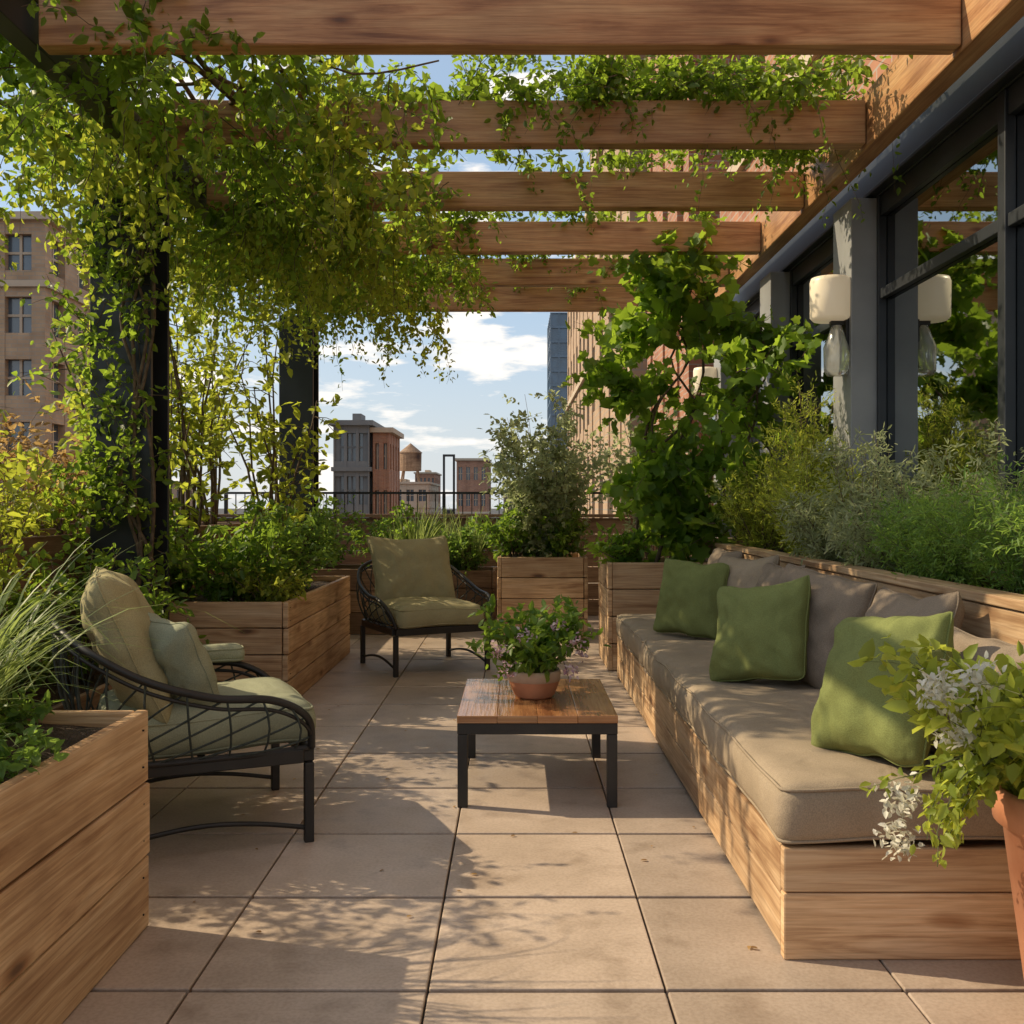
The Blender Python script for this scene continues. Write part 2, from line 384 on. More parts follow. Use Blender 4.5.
# ---------------------------------------------------------------- cushions
def pillow(name,w,h,t,mat,M,parent,seed=0,n=34):
    V=[];F=[]; idx={}
    for side in (1,-1):
        for i in range(n+1):
            for j in range(n+1):
                u=-math.cos(math.pi*i/n)*.35+(-1+2*i/n)*.65; v=-math.cos(math.pi*j/n)*.35+(-1+2*j/n)*.65
                edge=(i in(0,n)) or (j in (0,n))
                if side==-1 and edge: idx[(side,i,j)]=idx[(1,i,j)]; continue
                x=w/2*u*(1-.10*(1-v*v)*abs(u)**1.5); y=h/2*v*(1-.10*(1-u*u)*abs(v)**1.5)
                rc=(abs(u)*abs(v))**6; x*=1-.07*rc; y*=1-.07*rc
                x+=noise.noise(Vector((v*2.2,seed,0)))*.014; y+=noise.noise(Vector((u*2.2,seed,5)))*.014
                prof=max(0,(1-u*u)*(1-v*v))**.45
                z=side*t/2*prof+noise.noise(Vector((u*1.2+seed,v*1.2,1)))*.016
                if not edge:
                    nn=noise.noise(Vector((u*1.6+seed,v*1.6,side*3)))*.018+noise.noise(Vector((u*3.5+seed,v*3.5,side*7)))*.007
                    wr=abs(noise.noise(Vector((u*4+v*2+seed,v*2-u*1.5,side*2))))*-.016
                    cr=math.sin(math.atan2(v,u)*10+seed)*.009*(abs(u)*abs(v))**.8
                    z+=side*(nn+cr+wr)*min(1,prof*1.6)*(t/.18)
                y-=.02*(v+1)/2*(1-u*u)*(.5+.5*math.sin(seed))
                idx[(side,i,j)]=len(V); V.append((x,y,z))
        for i in range(n):
            for j in range(n):
                q=[idx[(side,i,j)],idx[(side,i+1,j)],idx[(side,i+1,j+1)],idx[(side,i,j+1)]]
                F.append(q if side==1 else q[::-1])
    me=bpy.data.meshes.new(name); me.from_pydata(V,[],F); me.polygons.foreach_set('use_smooth',[True]*len(F)); me.materials.append(mat)
    o=bpy.data.objects.new(name,me); col.objects.link(o); o.matrix_local=M
    if parent: o.parent=parent
    ring=[V[idx[(1,i,0)]] for i in range(n)]+[V[idx[(1,n,j)]] for j in range(n)]+[V[idx[(1,i,n)]] for i in range(n,0,-1)]+[V[idx[(1,0,j)]] for j in range(n,0,-1)]
    mb=MB(); mb.tube(ring,.0035,n=6,closed=True); mb.done('piping',mat,o,smooth=True)
    return o
def pmat(c,facing,lean,roll=0):
    f=Vector((math.cos(facing),math.sin(facing),0)); z=(f*math.cos(lean)+Vector((0,0,math.sin(lean)))).normalized()
    x=Vector((0,0,1)).cross(z).normalized(); y=z.cross(x)
    R=Matrix((x,y,z)).transposed()@Matrix.Rotation(roll,3,'Z')
    return Matrix.Translation(c)@R.to_4x4()
def roundbox(name,c,d,r,mat,parent,puff=.015,seed=0,res=.035):
    nx=[max(3,int(x/res)) for x in d]; import bmesh
    bm=bmesh.new(); V={}; 
    def disp(w):
        return Vector((noise.noise(w*5),noise.noise(w*5+Vector((9,0,0))),noise.noise(w*4+Vector((0,9,0)))))*.011+Vector((0,0,noise.noise(w*1.7)*.012))
    def vert(p):
        k=tuple(round(x,5) for x in p)
        if k in V: return V[k]
        q=Vector(p); inner=Vector([max(-(d[i]/2-r),min(d[i]/2-r,q[i])) for i in range(3)])
        dl=q-inner
        if dl.length>1e-9: q=inner+dl.normalized()*r
        u,v=q.x/(d[0]/2),q.y/(d[1]/2)
        if q.z>0:
            q.z+=puff*max(0,1-u**4)*max(0,1-v**4)
            if dl.z>0: q.z-=abs(noise.noise(Vector((q.x*3+seed,q.y*7,2))))*.012
        q+=disp(q+Vector((seed,0,0)))
        V[k]=bm.verts.new(q); return V[k]
    for ax in range(3):
        a,b=[i for i in range(3) if i!=ax]
        for sgn in (-1,1):
            for i in range(nx[a]):
                for j in range(nx[b]):
                    qs=[]
                    for (di,dj) in ((0,0),(1,0),(1,1),(0,1)):
                        p=[0,0,0]; p[ax]=sgn*d[ax]/2; p[a]=-d[a]/2+d[a]*(i+di)/nx[a]; p[b]=-d[b]/2+d[b]*(j+dj)/nx[b]; qs.append(vert(p))
                    if len(set(qs))==4:
                        try: bm.faces.new(qs)
                        except: pass
    bmesh.ops.recalc_face_normals(bm,faces=bm.faces)
    me=bpy.data.meshes.new(name); bm.to_mesh(me); bm.free(); me.polygons.foreach_set('use_smooth',[True]*len(me.polygons)); me.materials.append(mat)
    o=bpy.data.objects.new(name,me); col.objects.link(o); o.location=c
    if parent: o.parent=parent
    hx,hy=d[0]/2-r*.25,d[1]/2-r*.25
    for zz in (d[2]/2-r*.35,-d[2]/2+r*.35):
        cr=min(.03,r); pts=[]
        for (sx,sy,a0) in ((1,1,0),(-1,1,90),(-1,-1,180),(1,-1,270)):
            for k in range(5):
                a=math.radians(a0+k*22.5); pts.append((sx*(hx-cr)+cr*math.cos(a),sy*(hy-cr)+cr*math.sin(a),zz))
        full=[]
        for i in range(len(pts)):
            a=Vector(pts[i]);b=Vector(pts[(i+1)%len(pts)]); m=max(1,int((b-a).length/.06))
            for q in range(m):
                w=a.lerp(b,q/m); full.append(w+disp(w+Vector((seed,0,0))))
        mb=MB(); mb.tube(full,.005,n=6,closed=True); mb.done('piping',mat,o,smooth=True)
    return o

# ================================================================ SCENE
g=group('terrace_floor')
mb=MB(); T=.6
for i in range(-5,5):
    for j in range(-6,16):
        x=-.22+i*T; y=2.515+j*T
        if x<-3.3: continue
        mb.span(x+.003,x+T-.003,y+.009,y+T-.009,-.04,U(-.0012,.0012),uvmode='w')
mb.done('pavers',M_tile,g,bevel=.004,seg=2)
mb=MB(); mb.span(-3.6,3.6,-3,12.2,-.6,-.022,uvmode='w'); mb.done('slab',M_grout,g)
mb=MB(); mb.span(-3000,3000,-500,6000,-20.5,-20,uvmode='w'); mb.done('ground',M_street)

def planter(name,x0,x1,y0,y1,z0,z1,rows,mat=M_pine,t=.035,cap=False,soil=.05):
    g=group(name); mb=MB(); h=(z1-z0-(.035 if cap else 0))/rows
    for r in range(rows):
        a=z0+r*h+.003; b=z0+(r+1)*h-.003
        e=U(-.003,.003)
        mb.span(x1-t+e,x1+e,y0,y1,a,b); mb.span(x0-e,x0+t-e,y0,y1,a,b)
        mb.span(x0+t+.002,x1-t-.004,y0+.002-e,y0+t-e,a,b); mb.span(x0+t+.002,x1-t-.004,y1-t+e,y1-.002+e,a,b)
    if cap:
        w=.11
        zc=z1-.033
        mb.span(x0-.015,x0-.015+w,y0-.015,y1+.015,zc,z1); mb.span(x1+.015-w,x1+.015,y0-.015,y1+.015,zc,z1)
        mb.span(x0-.013+w,x1+.013-w,y0-.015,y0-.015+w,zc,z1-.001); mb.span(x0-.013+w,x1+.013-w,y1+.015-w,y1+.015,zc,z1-.001)
    mb.done('planks',mat,g,bevel=.006)
    nx=max(6,int((x1-x0)/.06)); ny=max(6,int((y1-y0)/.06)); V=[];F=[]
    for i in range(nx+1):
        for j in range(ny+1):
            x=x0+t+(x1-x0-2*t)*i/nx; y=y0+t+(y1-y0-2*t)*j/ny
            V.append((x,y,z1-soil+noise.noise(Vector((x*6,y*6,0)))*.02+noise.noise(Vector((x*25,y*25,3)))*.01))
    for i in range(nx):
        for j in range(ny):
            a=i*(ny+1)+j; F.append((a,a+ny+1,a+ny+2,a+1))
    me=bpy.data.meshes.new('soil'); me.from_pydata(V,[],F); me.materials.append(M_soil); o=bpy.data.objects.new('soil',me); col.objects.link(o); o.parent=g
    nb=MB()
    for r in range(rows):
        zc=z0+(r+.5)*h
        for dz in (-h*.25,h*.25):
            for yy in (y0+.05,y1-.05):
                nb.tube([(x1-.001,yy,zc+dz),(x1+.0035,yy,zc+dz)],.003,n=6)
    nb.done('nails',M_black,g)
    return g
planter('wooden_planter_box',-2.0,-1.06,1.0,2.9,0,.63,3,soil=.04)
planter('wooden_planter_box',-2.75,-1.36,6.0,8.25,0,.64,4)
planter('wooden_planter_box',-3.25,-2.45,3.2,9.6,0,1.06,5,M_oldwood)
planter('wooden_planter_box',-.16,.66,9.05,9.9,0,.75,4)
planter('wooden_planter_box',.68,1.46,7.35,8.15,0,.80,4)
planter('wooden_planter_box',1.5,2.1,2.3,8.6,0,.94,5,cap=True,soil=.07)
planter('wooden_planter_box',-2.3,-.9,9.4,10.2,0,.62,3,M_oldwood)

g=group('parapet_fence'); mb=MB()
for r in range(6):
    mb.span(-3.3,2.1,11.0,11.04,r*.18+.003,(r+1)*.18-.003)
    mb.span(-3.34,-3.30,-2.5,11.04,r*.18+.003,(r+1)*.18-.003)
mb.span(-3.36,2.1,10.96,11.08,1.083,1.12)
mb.span(-3.40,-3.26,-2.5,10.955,1.083,1.12)
mb.done('boards',M_oldwood,g,bevel=.004)
g=group('metal_railing'); mb=MB()
mb.span(-3.3,2.1,11.0,11.03,1.34,1.365)
x=-3.28
while x<2.1: mb.span(x,x+.010,11.012,11.024,1.121,1.339); x+=.10
for x in (-3.2,-2.0,-.8,.4,1.6): mb.span(x,x+.035,10.998,11.036,1.121,1.339)
mb.done('bars',M_black,g)

# ---- pergola
g=group('pergola'); mb=MB(); steel=MB()
for i in range(-1,6):  # first beam is out of view, added for the shadow it casts
    y=4.13+i*1.125
    mb.span(-1.97,1.845,y,y+.10,3.12,3.35)
mb.span(1.85,1.96,-1.2,10.1,3.10,3.40)
mb.done('beams',M_beam,g,bevel=.008)
steel.span(-2.10,-2.0,2.8,10.2,3.14,3.32)
for y in (5.55,10.0):
    steel.span(-2.36,-2.02,y,y+.03,0,3.12); steel.span(-2.36,-2.02,y+.27,y+.30,0,3.12); steel.span(-2.205,-2.175,y+.032,y+.268,0,3.10)
    steel.span(-2.42,-1.96,y-.06,y+.36,0,.02)
steel.done('steel_columns',M_steel,g,bevel=.004)

# ---- building wall (right)
g=group('brick_building'); st=MB(); gl=MB(); gr=MB()
X=2.15
st.span(X,X+.35,-3,10.6,3.05,3.52)
st.span(X-.05,X+.001,-3,10.6,3.40,3.44); st.span(X-.05,X+.001,-3,10.6,3.06,3.085)
st.span(X,X+.35,-3,10.6,0,.55)
piers=[-2.6,1.2,6.12,8.0,9.9]
for i,y in enumerate(piers):
    gr.span(X-.15,X+.3,y-.17,y+.17,.0,3.048) 
    if i<len(piers)-1:
        a=y+.17;b=piers[i+1]-.17
        gl.span(X+.05,X+.07,a,b,.55,3.05)
        nm=max(1,round((b-a)/1.55)); wd=(b-a)/nm
        for q in range(nm+1):
            yy=a+q*wd; 
            st.span(X+.0,X+.049,max(a,yy-.035),min(b,yy+.035),.552,3.048)
        for q in range(nm):
            ya,yb=a+q*wd+.037,a+(q+1)*wd-.037
            st.span(X+.01,X+.048,ya,yb,2.44,2.50); st.span(X+.012,X+.049,ya,yb,2.93,3.049); st.span(X+.012,X+.049,ya,yb,.551,.70)
gl.done('window_glass',M_glass,g); st.done('window_frames',M_steel,g,bevel=.004); gr.done('pilasters',M_steelg,g,bevel=.006)
mb=MB(); mb.span(X+.5,9,-3,10.6,-20,16,uvmode='w'); 
mb.span(X+.02,X+.5,-3,10.6,3.525,4.4,uvmode='w'); mb.done('brick_walls',M_brick,g)
mb=MB(); mb.span(X-.04,X+.55,-3,10.62,4.402,4.55); 
for z in (6.2,9.4,12.6):
    for y in range(0,10,2): mb.span(X+.44,X+.499,y+.2,y+1.5,z-.15,z); 
mb.done('stone_trim',M_cream,g)
mb=MB()
for z in (6.2,9.4,12.6):
    for y in range(0,10,2): mb.span(X+.47,X+.499,y+.3,y+1.4,z,z+1.9)
mb.done('upper_windows',M_cglass,g)

# ---- distant buildings
def building(name,x0,x1,y0,y1,z0,z1,fl,bx,by,wm,gm,pier=.45,band=.4,dep=.3,mull=True,cornice=True,hut=True):
    g=group(name); c=MB(); c.span(x0+dep,x1-dep,y0+dep,y1-dep,z0,z1-.2,uvmode='w'); c.done('windows',gm,g)
    w=MB(); fh=(z1-z0)/fl; wx=(x1-x0)/bx; wy=(y1-y0)/by
    for i in range(bx+1):
        xx=x0+i*wx; pw=wx*pier/2
        a=max(x0,xx-pw);b=min(x1,xx+pw)
        w.span(a,b,y0,y0+dep+.05,z0,z1,uvmode='w'); w.span(a,b,y1-dep-.05,y1,z0,z1,uvmode='w')
    for j in range(by+1):
        yy=y0+j*wy; pw=wy*pier/2
        a=max(y0+dep+.06,yy-pw);b=min(y1-dep-.06,yy+pw)
        w.span(x0,x0+dep+.05,a,b,z0,z1,uvmode='w'); w.span(x1-dep-.05,x1,a,b,z0,z1,uvmode='w')
    for k in range(fl+1):
        zz=z0+k*fh; ph=fh*band/2
        a=max(z0,zz-ph); b=min(z1,zz+ph)
        w.span(x0+.03,x1-.03,y0+.03,y1-.03,a,b,uvmode='w')
    w.done('walls',wm,g)
    t=MB()
    if mull:
        for i in range(bx):
            xx=x0+(i+.5)*wx; t.span(xx-.05,xx+.05,y0+dep-.08,y0+dep+.02,z0,z1-.5)
        for j in range(by):
            yy=y0+(j+.5)*wy; t.span(x0+dep-.08,x0+dep+.02,yy-.05,yy+.05,z0,z1-.5); t.span(x1-dep-.02,x1-dep+.08,yy-.05,yy+.05,z0,z1-.5)
        for k in range(fl):
            zz=z0+(k+.5)*fh; t.span(x0+dep-.07,x1-dep+.07,y0+dep-.07,y1-dep+.07,zz-.05,zz+.05)
    if cornice: 
        t.span(x0-.25,x1+.25,y0-.25,y1+.25,z1,z1+.3)
        for k in range(1,fl): 
            if k%3==0: t.span(x0-.12,x1+.12,y0-.12,y1+.12,z0+k*fh-.15,z0+k*fh+.1)
    if hut: t.box(((x0+x1)/2,(y0+y1)/2,z1+.6),((x1-x0)*.25,(y1-y0)*.3,.6))
    t.done('trim',M_grey if wm is M_grey else M_cream,g)
    return g
building('tan_brick_building',-36,-18.8,40,52,-20,12.6,13,8,5,M_tan,M_cglass,.5,.42)
building('office_building',-10.9,-8.75,60,66,-20,6.0,10,3,4,M_grey,M_cglass,.25,.35)
building('brick_apartment_building',-8.6,-7.6,60.5,66,-20,5.6,9,2,4,M_brick,M_cglass,.55,.45,hut=False)
building('brick_warehouse',-7.6,-3.6,130,150,-20,7.0,8,4,6,M_brick,M_cglass,.5,.5,hut=False)
building('low_rise_building',-24,-13,150,170,-20,4.4,7,6,6,M_cream,M_cglass,.4,.5)
building('glass_tower',5.8,16,165,180,-20,33,22,7,6,M_bglass,M_bglass,.12,.15,mull=False,cornice=False,hut=False)
building('brick_apartment_building',3.15,12,34,60,-20,13,11,4,10,M_tan,M_cglass,.5,.45)
building('stone_apartment_building',1.95,9,17,26,-20,19,12,4,4,M_tan,M_cglass,.6,.5)
building('red_brick_tower',2.05,10,11.8,15.5,-20,26,14,5,3,M_brick,M_cglass,.62,.5)
for (a,b,c,d,z,m) in ((-60,-45,120,140,4,M_tan),(-90,-66,170,190,8,M_grey),(-3,3,260,280,3.6,M_tan),(-28,-22,240,260,6,M_tan),(-36,-31,300,320,7,M_grey),(-20,-16,200,215,7.5,M_brick)):
    building('distant_building',a,b,c,d,-20,z,8,5,5,m,M_cglass,.5,.5,mull=False)
g=group('rooftop_access_frame'); mb=MB()
mb.span(-3.25,-3.15,45,45.1,-20,3.4); mb.span(-2.8,-2.7,45,45.1,-20,3.4); mb.span(-3.25,-2.7,44.98,45.12,3.4,3.5); mb.span(-3.25,-2.7,44.98,45.12,-3,1.0)
mb.done('posts',M_steel,g)
g=group('rooftop_water_tower'); mb=MB(); cx,cy=-16.5,158
mb.lathe([(0,6.6),(1.7,6.6),(1.75,9.4),(1.9,9.45),(0,11)],(cx,cy,0),20)
for sx in (-1,1):
    for sy in (-1,1): mb.tube([(cx+sx*1.4,cy+sy*1.4,4.4),(cx+sx*1.1,cy+sy*1.1,6.6)],.14)
mb.done('tank',M_oldwood,g)

# ---- sofa
g=group('outdoor_sofa'); mb=MB()
sx0,sx1,sy0,sy1=.72,1.49,2.68,7.0
mb.span(sx0,sx0+.035,sy0+.037,sy1,.02,.158); mb.span(sx0,sx0+.035,sy0+.037,sy1,.162,.30)
mb.span(sx0,sx1,sy0,sy0+.035,.0,.178); mb.span(sx0,sx1,sy0,sy0+.035,.182,.30)
mb.span(sx0,sx1,sy1+.002,sy1+.035,.0,.30)
y=sy0+.04
while y<sy1-.1: mb.span(sx0+.04,sx1-.01,y,y+.11,.265,.29); y+=.125
mb.done('wooden_base',M_pine,g,bevel=.005)
roundbox('seat_cushion',((sx0+sx1)/2-.005,(2.67+5.58)/2,.385),(.79,2.9,.165),.045,M_taupe,g,.018,1)
roundbox('seat_cushion_2',((sx0+sx1)/2-.005,(5.6+7.02)/2,.385),(.79,1.41,.165),.045,M_taupe,g,.018,6)
pi=math.pi
P=[('green_pillow',.47,.47,.25,M_green,(1.09,2.98,.68),pi+.35,.40,.14,1),
   ('green_pillow_2',.46,.46,.24,M_green,(1.03,4.2,.69),pi+.75,.38,.18,2),
   ('green_pillow_3',.43,.45,.20,M_green,(1.0,5.68,.69),pi+.95,.25,-.06,3),
   ('brown_cushion',.54,.50,.22,M_brown,(1.33,3.42,.70),pi+.10,.25,.04,4),
   ('brown_cushion_2',.58,.52,.22,M_brown,(1.26,4.22,.70),pi+.45,.32,-.08,5),
   ('brown_cushion_3',.55,.48,.20,M_brown,(1.32,5.05,.70),pi+.1,.22,.03,6),
   ('taupe_cushion',.55,.50,.20,M_taupe,(1.27,5.60,.71),pi+.4,.25,.05,7),
   ('taupe_cushion_2',.55,.48,.20,M_brown,(1.32,6.4,.71),pi+.1,.22,.0,8),
   ('brown_cushion_4',.45,.42,.19,M_brown,(1.34,2.9,.66),pi+.2,.3,.0,9)]
for (n,w,h,t,m,c,fz,ln,rl,sd) in P: pillow(n,w,h,t,m,pmat(c,fz,ln,rl),g,sd*3.7)

# ---- coffee table
g=group('coffee_table'); mb=MB()
x0,x1,y0,y1=-.234,.415,4.02,4.88; zt=.372
k=4; w=(x1-x0)/k
for i in range(k): mb.span(x0+i*w+.0006,x0+(i+1)*w-.0006,y0,y1,zt-.03,zt)
mb.done('table_top',M_table,g,bevel=.002)
mb=MB()
for xx in (x0,x1-.045):
    for yy in (y0+.01,y1-.055): mb.span(xx+.002,xx+.043,yy,yy+.042,0,zt-.078)
mb.span(x0+.001,x1-.001,y0+.008,y0+.052,zt-.077,zt-.031); mb.span(x0+.001,x1-.001,y1-.052,y1-.008,zt-.077,zt-.031)
mb.span(x0+.001,x0+.044,y0+.053,y1-.053,zt-.076,zt-.031); mb.span(x1-.044,x1-.001,y0+.053,y1-.053,zt-.076,zt-.031)
mb.done('metal_frame',M_black,g,bevel=.003)

g=group('table_flower_pot'); c=(.085,4.42,zt)
mb=MB(); mb.lathe([(0,.001),(.075,.001),(.088,.012),(.108,.06),(.112,.075)],c,36); mb.done('pot_lower',M_terra,g,smooth=True)
mb=MB(); mb.lathe([(.112,.075),(.116,.078),(.117,.118),(.112,.124),(.104,.12),(.10,.09),(0,.09)],c,36); mb.done('pot_rim',M_terra2,g,smooth=True)
g=shrub('table_plant',[((.085,4.42,.46),.36,.25,0,0)],LM_shrub,.052,nb=24,nt=9,k=6,tw=.11,r0=.0035,stem=M_gstem,t0=.15)
pp=rng.normal(size=(280,3))*np.array([.018,.018,.016])+np.repeat(np.array([(.25,4.28,.63),(.29,4.40,.57),(.19,4.30,.70),(-.07,4.25,.60),(.24,4.26,.52),(.04,4.24,.66),(-.03,4.22,.52)]),40,axis=0)
leafobj('flowers',pp,rng.normal(size=(280,3)),np.full(280,.020),LM_pink,parent=g)

# ---- armchairs
def armchair(loc,rz,extra,backm,seatm):
    g=group('lounge_armchair',(loc[0],loc[1],0),rz)
    mb=MB(); s=.36; zf=.32
    mb.span(-s,s,s-.02,s+.02,zf-.03,zf+.02); mb.span(-s,s,-s-.02,-s+.02,zf-.03,zf+.02)
    mb.span(-s-.02,-s+.02,-s+.021,s-.021,zf-.03,zf+.02); mb.span(s-.02,s+.02,-s+.021,s-.021,zf-.03,zf+.02)
    for sx in (-1,1):
        for sy in (-1,1):
            mb.box((sx*s,sy*s,(zf-.031)/2),(.034,.034,zf-.031))
    mb.span(-s+.018,s-.018,-.012,.012,zf-.02,zf+.0)
    mb.done('frame',M_black,g,bevel=.004)
    mb=MB()
    for sx in (-1,1):
        mb.tube(catmull([(sx*s,-s,.05),(sx*s,-s*.5,.085),(sx*s,0,.10),(sx*s,s*.5,.085),(sx*s,s,.05)],6),.009,n=6)
    half=[(-.36,.37,.34),(-.405,.345,.46),(-.435,.22,.535),(-.45,.02,.56),(-.44,-.2,.63),(-.37,-.38,.73),(-.2,-.47,.79),(0,-.495,.805)]
    rim=catmull(half+[(-a,b,c) for a,b,c in half[-2::-1]],8)
    lowh=[(-.36,.36,.34),(-.37,.2,.335),(-.375,.0,.335),(-.375,-.2,.335),(-.33,-.33,.335),(-.2,-.37,.335),(-.1,-.375,.335),(0,-.375,.335)]
    low=catmull(lowh+[(-a,b,c) for a,b,c in lowh[-2::-1]],8)
    mb.tube(rim,.014,n=8); mb.tube([p+Vector((0,0,-.035)) for p in rim[6:-6]],.007,n=6); mb.tube(low,.012,n=8)
    n=len(rim)
    mb.done('curved_rim',M_black,g,smooth=True)
    mb=MB()
    m=22
    def at(path,t):
        t=max(0,min(1,t))*(n-1); i=min(int(t),n-2); return path[i].lerp(path[i+1],t-i)
    for i in range(m+1):
        t=.03+.94*i/m
        for sg in (-1,1):
            t2=t+sg*.085
            if t2<0.02 or t2>.98: continue
            a=at(low,t); c=at(rim,t2); b=(a+c)/2; b+=Vector((b.x*.09,b.y*.09,0))
            mb.tube([a,a.lerp(b,.5)+Vector((b.x*.02,b.y*.02,0)),b,b.lerp(c,.5)+Vector((b.x*.02,b.y*.02,0)),c],.0042,n=5,cap=False)
    mb.done('woven_rope',M_rope,g,smooth=True)
    roundbox('seat_cushion',(0,.03,.412),(.69,.74,.15),.06,seatm,g,.03,loc[0]*3,.03)
    pillow('back_cushion',.70,.60,.25,backm,pmat((0,-.24,.71),pi/2,.40),g,loc[1])
    if extra:
        pillow('side_pillow',.44,.44,.18,M_sage,pmat((.15,-.10,.64),pi/2+.5,.5,.1),g,4.4)
        roundbox('arm_pad',(-.41,.06,.585),(.13,.36,.07),.034,M_sage,g,.01,3,.02)
    return g
armchair((-1.22,3.82),math.atan2(-.92,.39),1,M_olive,M_sage)
armchair((-.69,7.57),math.atan2(-.46,-.89),0,M_olive,M_olive)

for (sy) in (6.03,9.98):
    g=group('wall_sconce'); x=1.90
    m,nt,p=newmat('cream_shade'); p.inputs['Roughness'].default_value=.35
    tc=N(nt,'ShaderNodeTexCoord'); nn=N(nt,'ShaderNodeTexNoise'); nn.inputs['Scale'].default_value=5; nt.links.new(tc.outputs['Object'],nn.inputs[0]); r=ramp(nt,[(.3,(.76,.66,.50)),(.7,(.80,.71,.56))]); nt.links.new(nn.outputs[0],r.inputs[0]); nt.links.new(r.outputs[0],p.inputs['Base Color'])
    p.inputs['Emission Color'].default_value=(1,.78,.50,1); p.inputs['Emission Strength'].default_value=.22  # weak emission added so the cream shade looks sunlit
    mb=MB(); mb.lathe([(0,2.33),(.10,2.33),(.118,2.35),(.12,2.56),(.112,2.585),(0,2.59)],(x,sy,0),32); mb.done('lamp_shade',m,g,smooth=True)
    mb=MB(); mb.lathe([(0,2.0),(.06,2.0),(.075,2.03),(.078,2.17),(.05,2.24),(.03,2.30),(0,2.30)],(x+.04,sy,0),24)
    m2,nt2,p2=newmat('lamp_glass'); p2.inputs['Base Color'].default_value=(.9,.88,.8,1); p2.inputs['Transmission Weight'].default_value=.7; p2.inputs['Roughness'].default_value=.12
    mb.done('glass_globe',m2,g,smooth=True)
    mb=MB(); mb.span(x,X-.10,sy-.02,sy+.02,2.30,2.328); mb.span(X-.17,X-.152,sy-.05,sy+.05,2.15,2.45); mb.done('bracket',M_black,g,bevel=.003)

g=group('terracotta_pot'); c=(1.33,2.22,0)
mb=MB(); mb.lathe([(0,.0),(.15,.0),(.165,.02),(.225,.50),(.245,.505),(.25,.575),(.24,.585),(.222,.575),(.21,.52),(0,.52)],c,48); mb.done('pot',M_terra,g,smooth=True)
g=shrub('white_hydrangea',[((1.28,2.22,.54),.46,.36,-.03,0)],LM_lime,.058,nb=38,nt=11,k=7,tw=.14,r0=.004,stem=M_gstem,t0=.1)
cl=np.array([(.93,2.2,.80),(.98,2.10,.86),(1.10,2.05,.78),(.87,2.25,.56),(.95,2.14,.73),(1.16,2.1,.93),(.85,2.22,.48),(.91,2.14,.83)])
pp=np.repeat(cl,90,axis=0)+rng.normal(size=(720,3))*.020
leafobj('flowers',pp,rng.normal(size=(720,3)),np.full(720,.021),LM_white,parent=g)
S=strands([(1.12,2.2,.66)]*9,[(-1,U(-.5,.5),.4) for _ in range(9)],[U(.25,.5) for _ in range(9)],12,.16,.25)
pos,d,sz,tn=strand_leaves(S,5,.045,jit=.01); leafobj('trailing_leaves',pos,d,sz,LM_lime,T_leaf,tn,g)
st=MB(); [st.tube([tuple(q) for q in row],.003,.001,n=4) for row in S]; st.done('trailing_stems',M_gstem,g)

# ================================================================ PLANTS
def clump(x,y,s=1.25,o=0): return noise.noise(Vector((x*s+o,y*s*.8,o)))
def canopy():
    A=[];V=[];L=[]
    while len(A)<500:
        y=U(4.2,9.4); x=-2.9+2.5*(random.random()**1.15)
        c=clump(x,y)
        if c<-.10 and random.random()<.92: continue
        if x>-1.0 and random.random()<.45: continue
        z=U(3.0,3.5)+ (0.1 if x<-2 else 0)
        A.append((x,y,z)); V.append((U(-.8,.8),U(-.8,.8),U(-.6,.5)))
        base=(.85 if -2.3<x<-1.1 else .55)*(1+.8*c)
        L.append(base*U(.35,1.15))
    return strands(A,V,L,12,.16,.45)
def canopy_top():
    A=[];V=[];L=[]
    while len(A)<150:
        y=U(4.25,9.4); x=-3.0+2.3*random.random()
        if clump(x,y)<-.02: continue
        A.append((x,y,U(3.35,3.75))); V.append((U(-1,1),U(-1,1),U(-.1,.35))); L.append(U(.3,.8))
    return strands(A,V,L,9,.05,.5)
woody=[]
for i in range(16):
    x=U(-2.5,-1.2); pts=catmull([(x+U(-.3,.3),4.0+q*.95,3.42+U(-.12,.15)) for q in range(7)],4); woody.append((pts,.016,.008))
for i in range(10):
    y=U(4.3,9); pts=catmull([(-2.5+q*.42,y+U(-.2,.2),3.42+U(-.08,.15)) for q in range(6)],4); woody.append((pts,.012,.005))
vine('climbing_vine',[canopy(),canopy_top()],LM_vine,.078,k=4,r=.0035,extra=woody)
A=[];V=[];L=[]
while len(A)<150:
    q=random.random(); y=U(4.4,9.3)
    x=U(-2.9,-2.3) if q<.3 else U(-2.2,-.55)
    if clump(x,y,1.25,3)<-.08: continue
    A.append((x,y,U(2.9,3.4))); V.append((U(-.6,.6),U(-.4,.4),-.5)); L.append(U(.5,.9 if q<.3 else .95))
vine('climbing_vine',[strands(A,V,L,14,.2,.4)],LM_yel,.072,k=4,r=.003)
def garland(y,xa,xb,n,z0=3.3,up=.25,down=.25,dy=.12):
    A=[(U(xa,xb),y+U(-dy,dy*1.4),z0+U(0,.1)) for _ in range(n)]
    V=[(U(-1,1),U(-.5,.5),U(-.2,1)) for _ in range(n)]
    return strands(A,V,[U(.2,.2+up+down) for _ in range(n)],9,.14,.45)
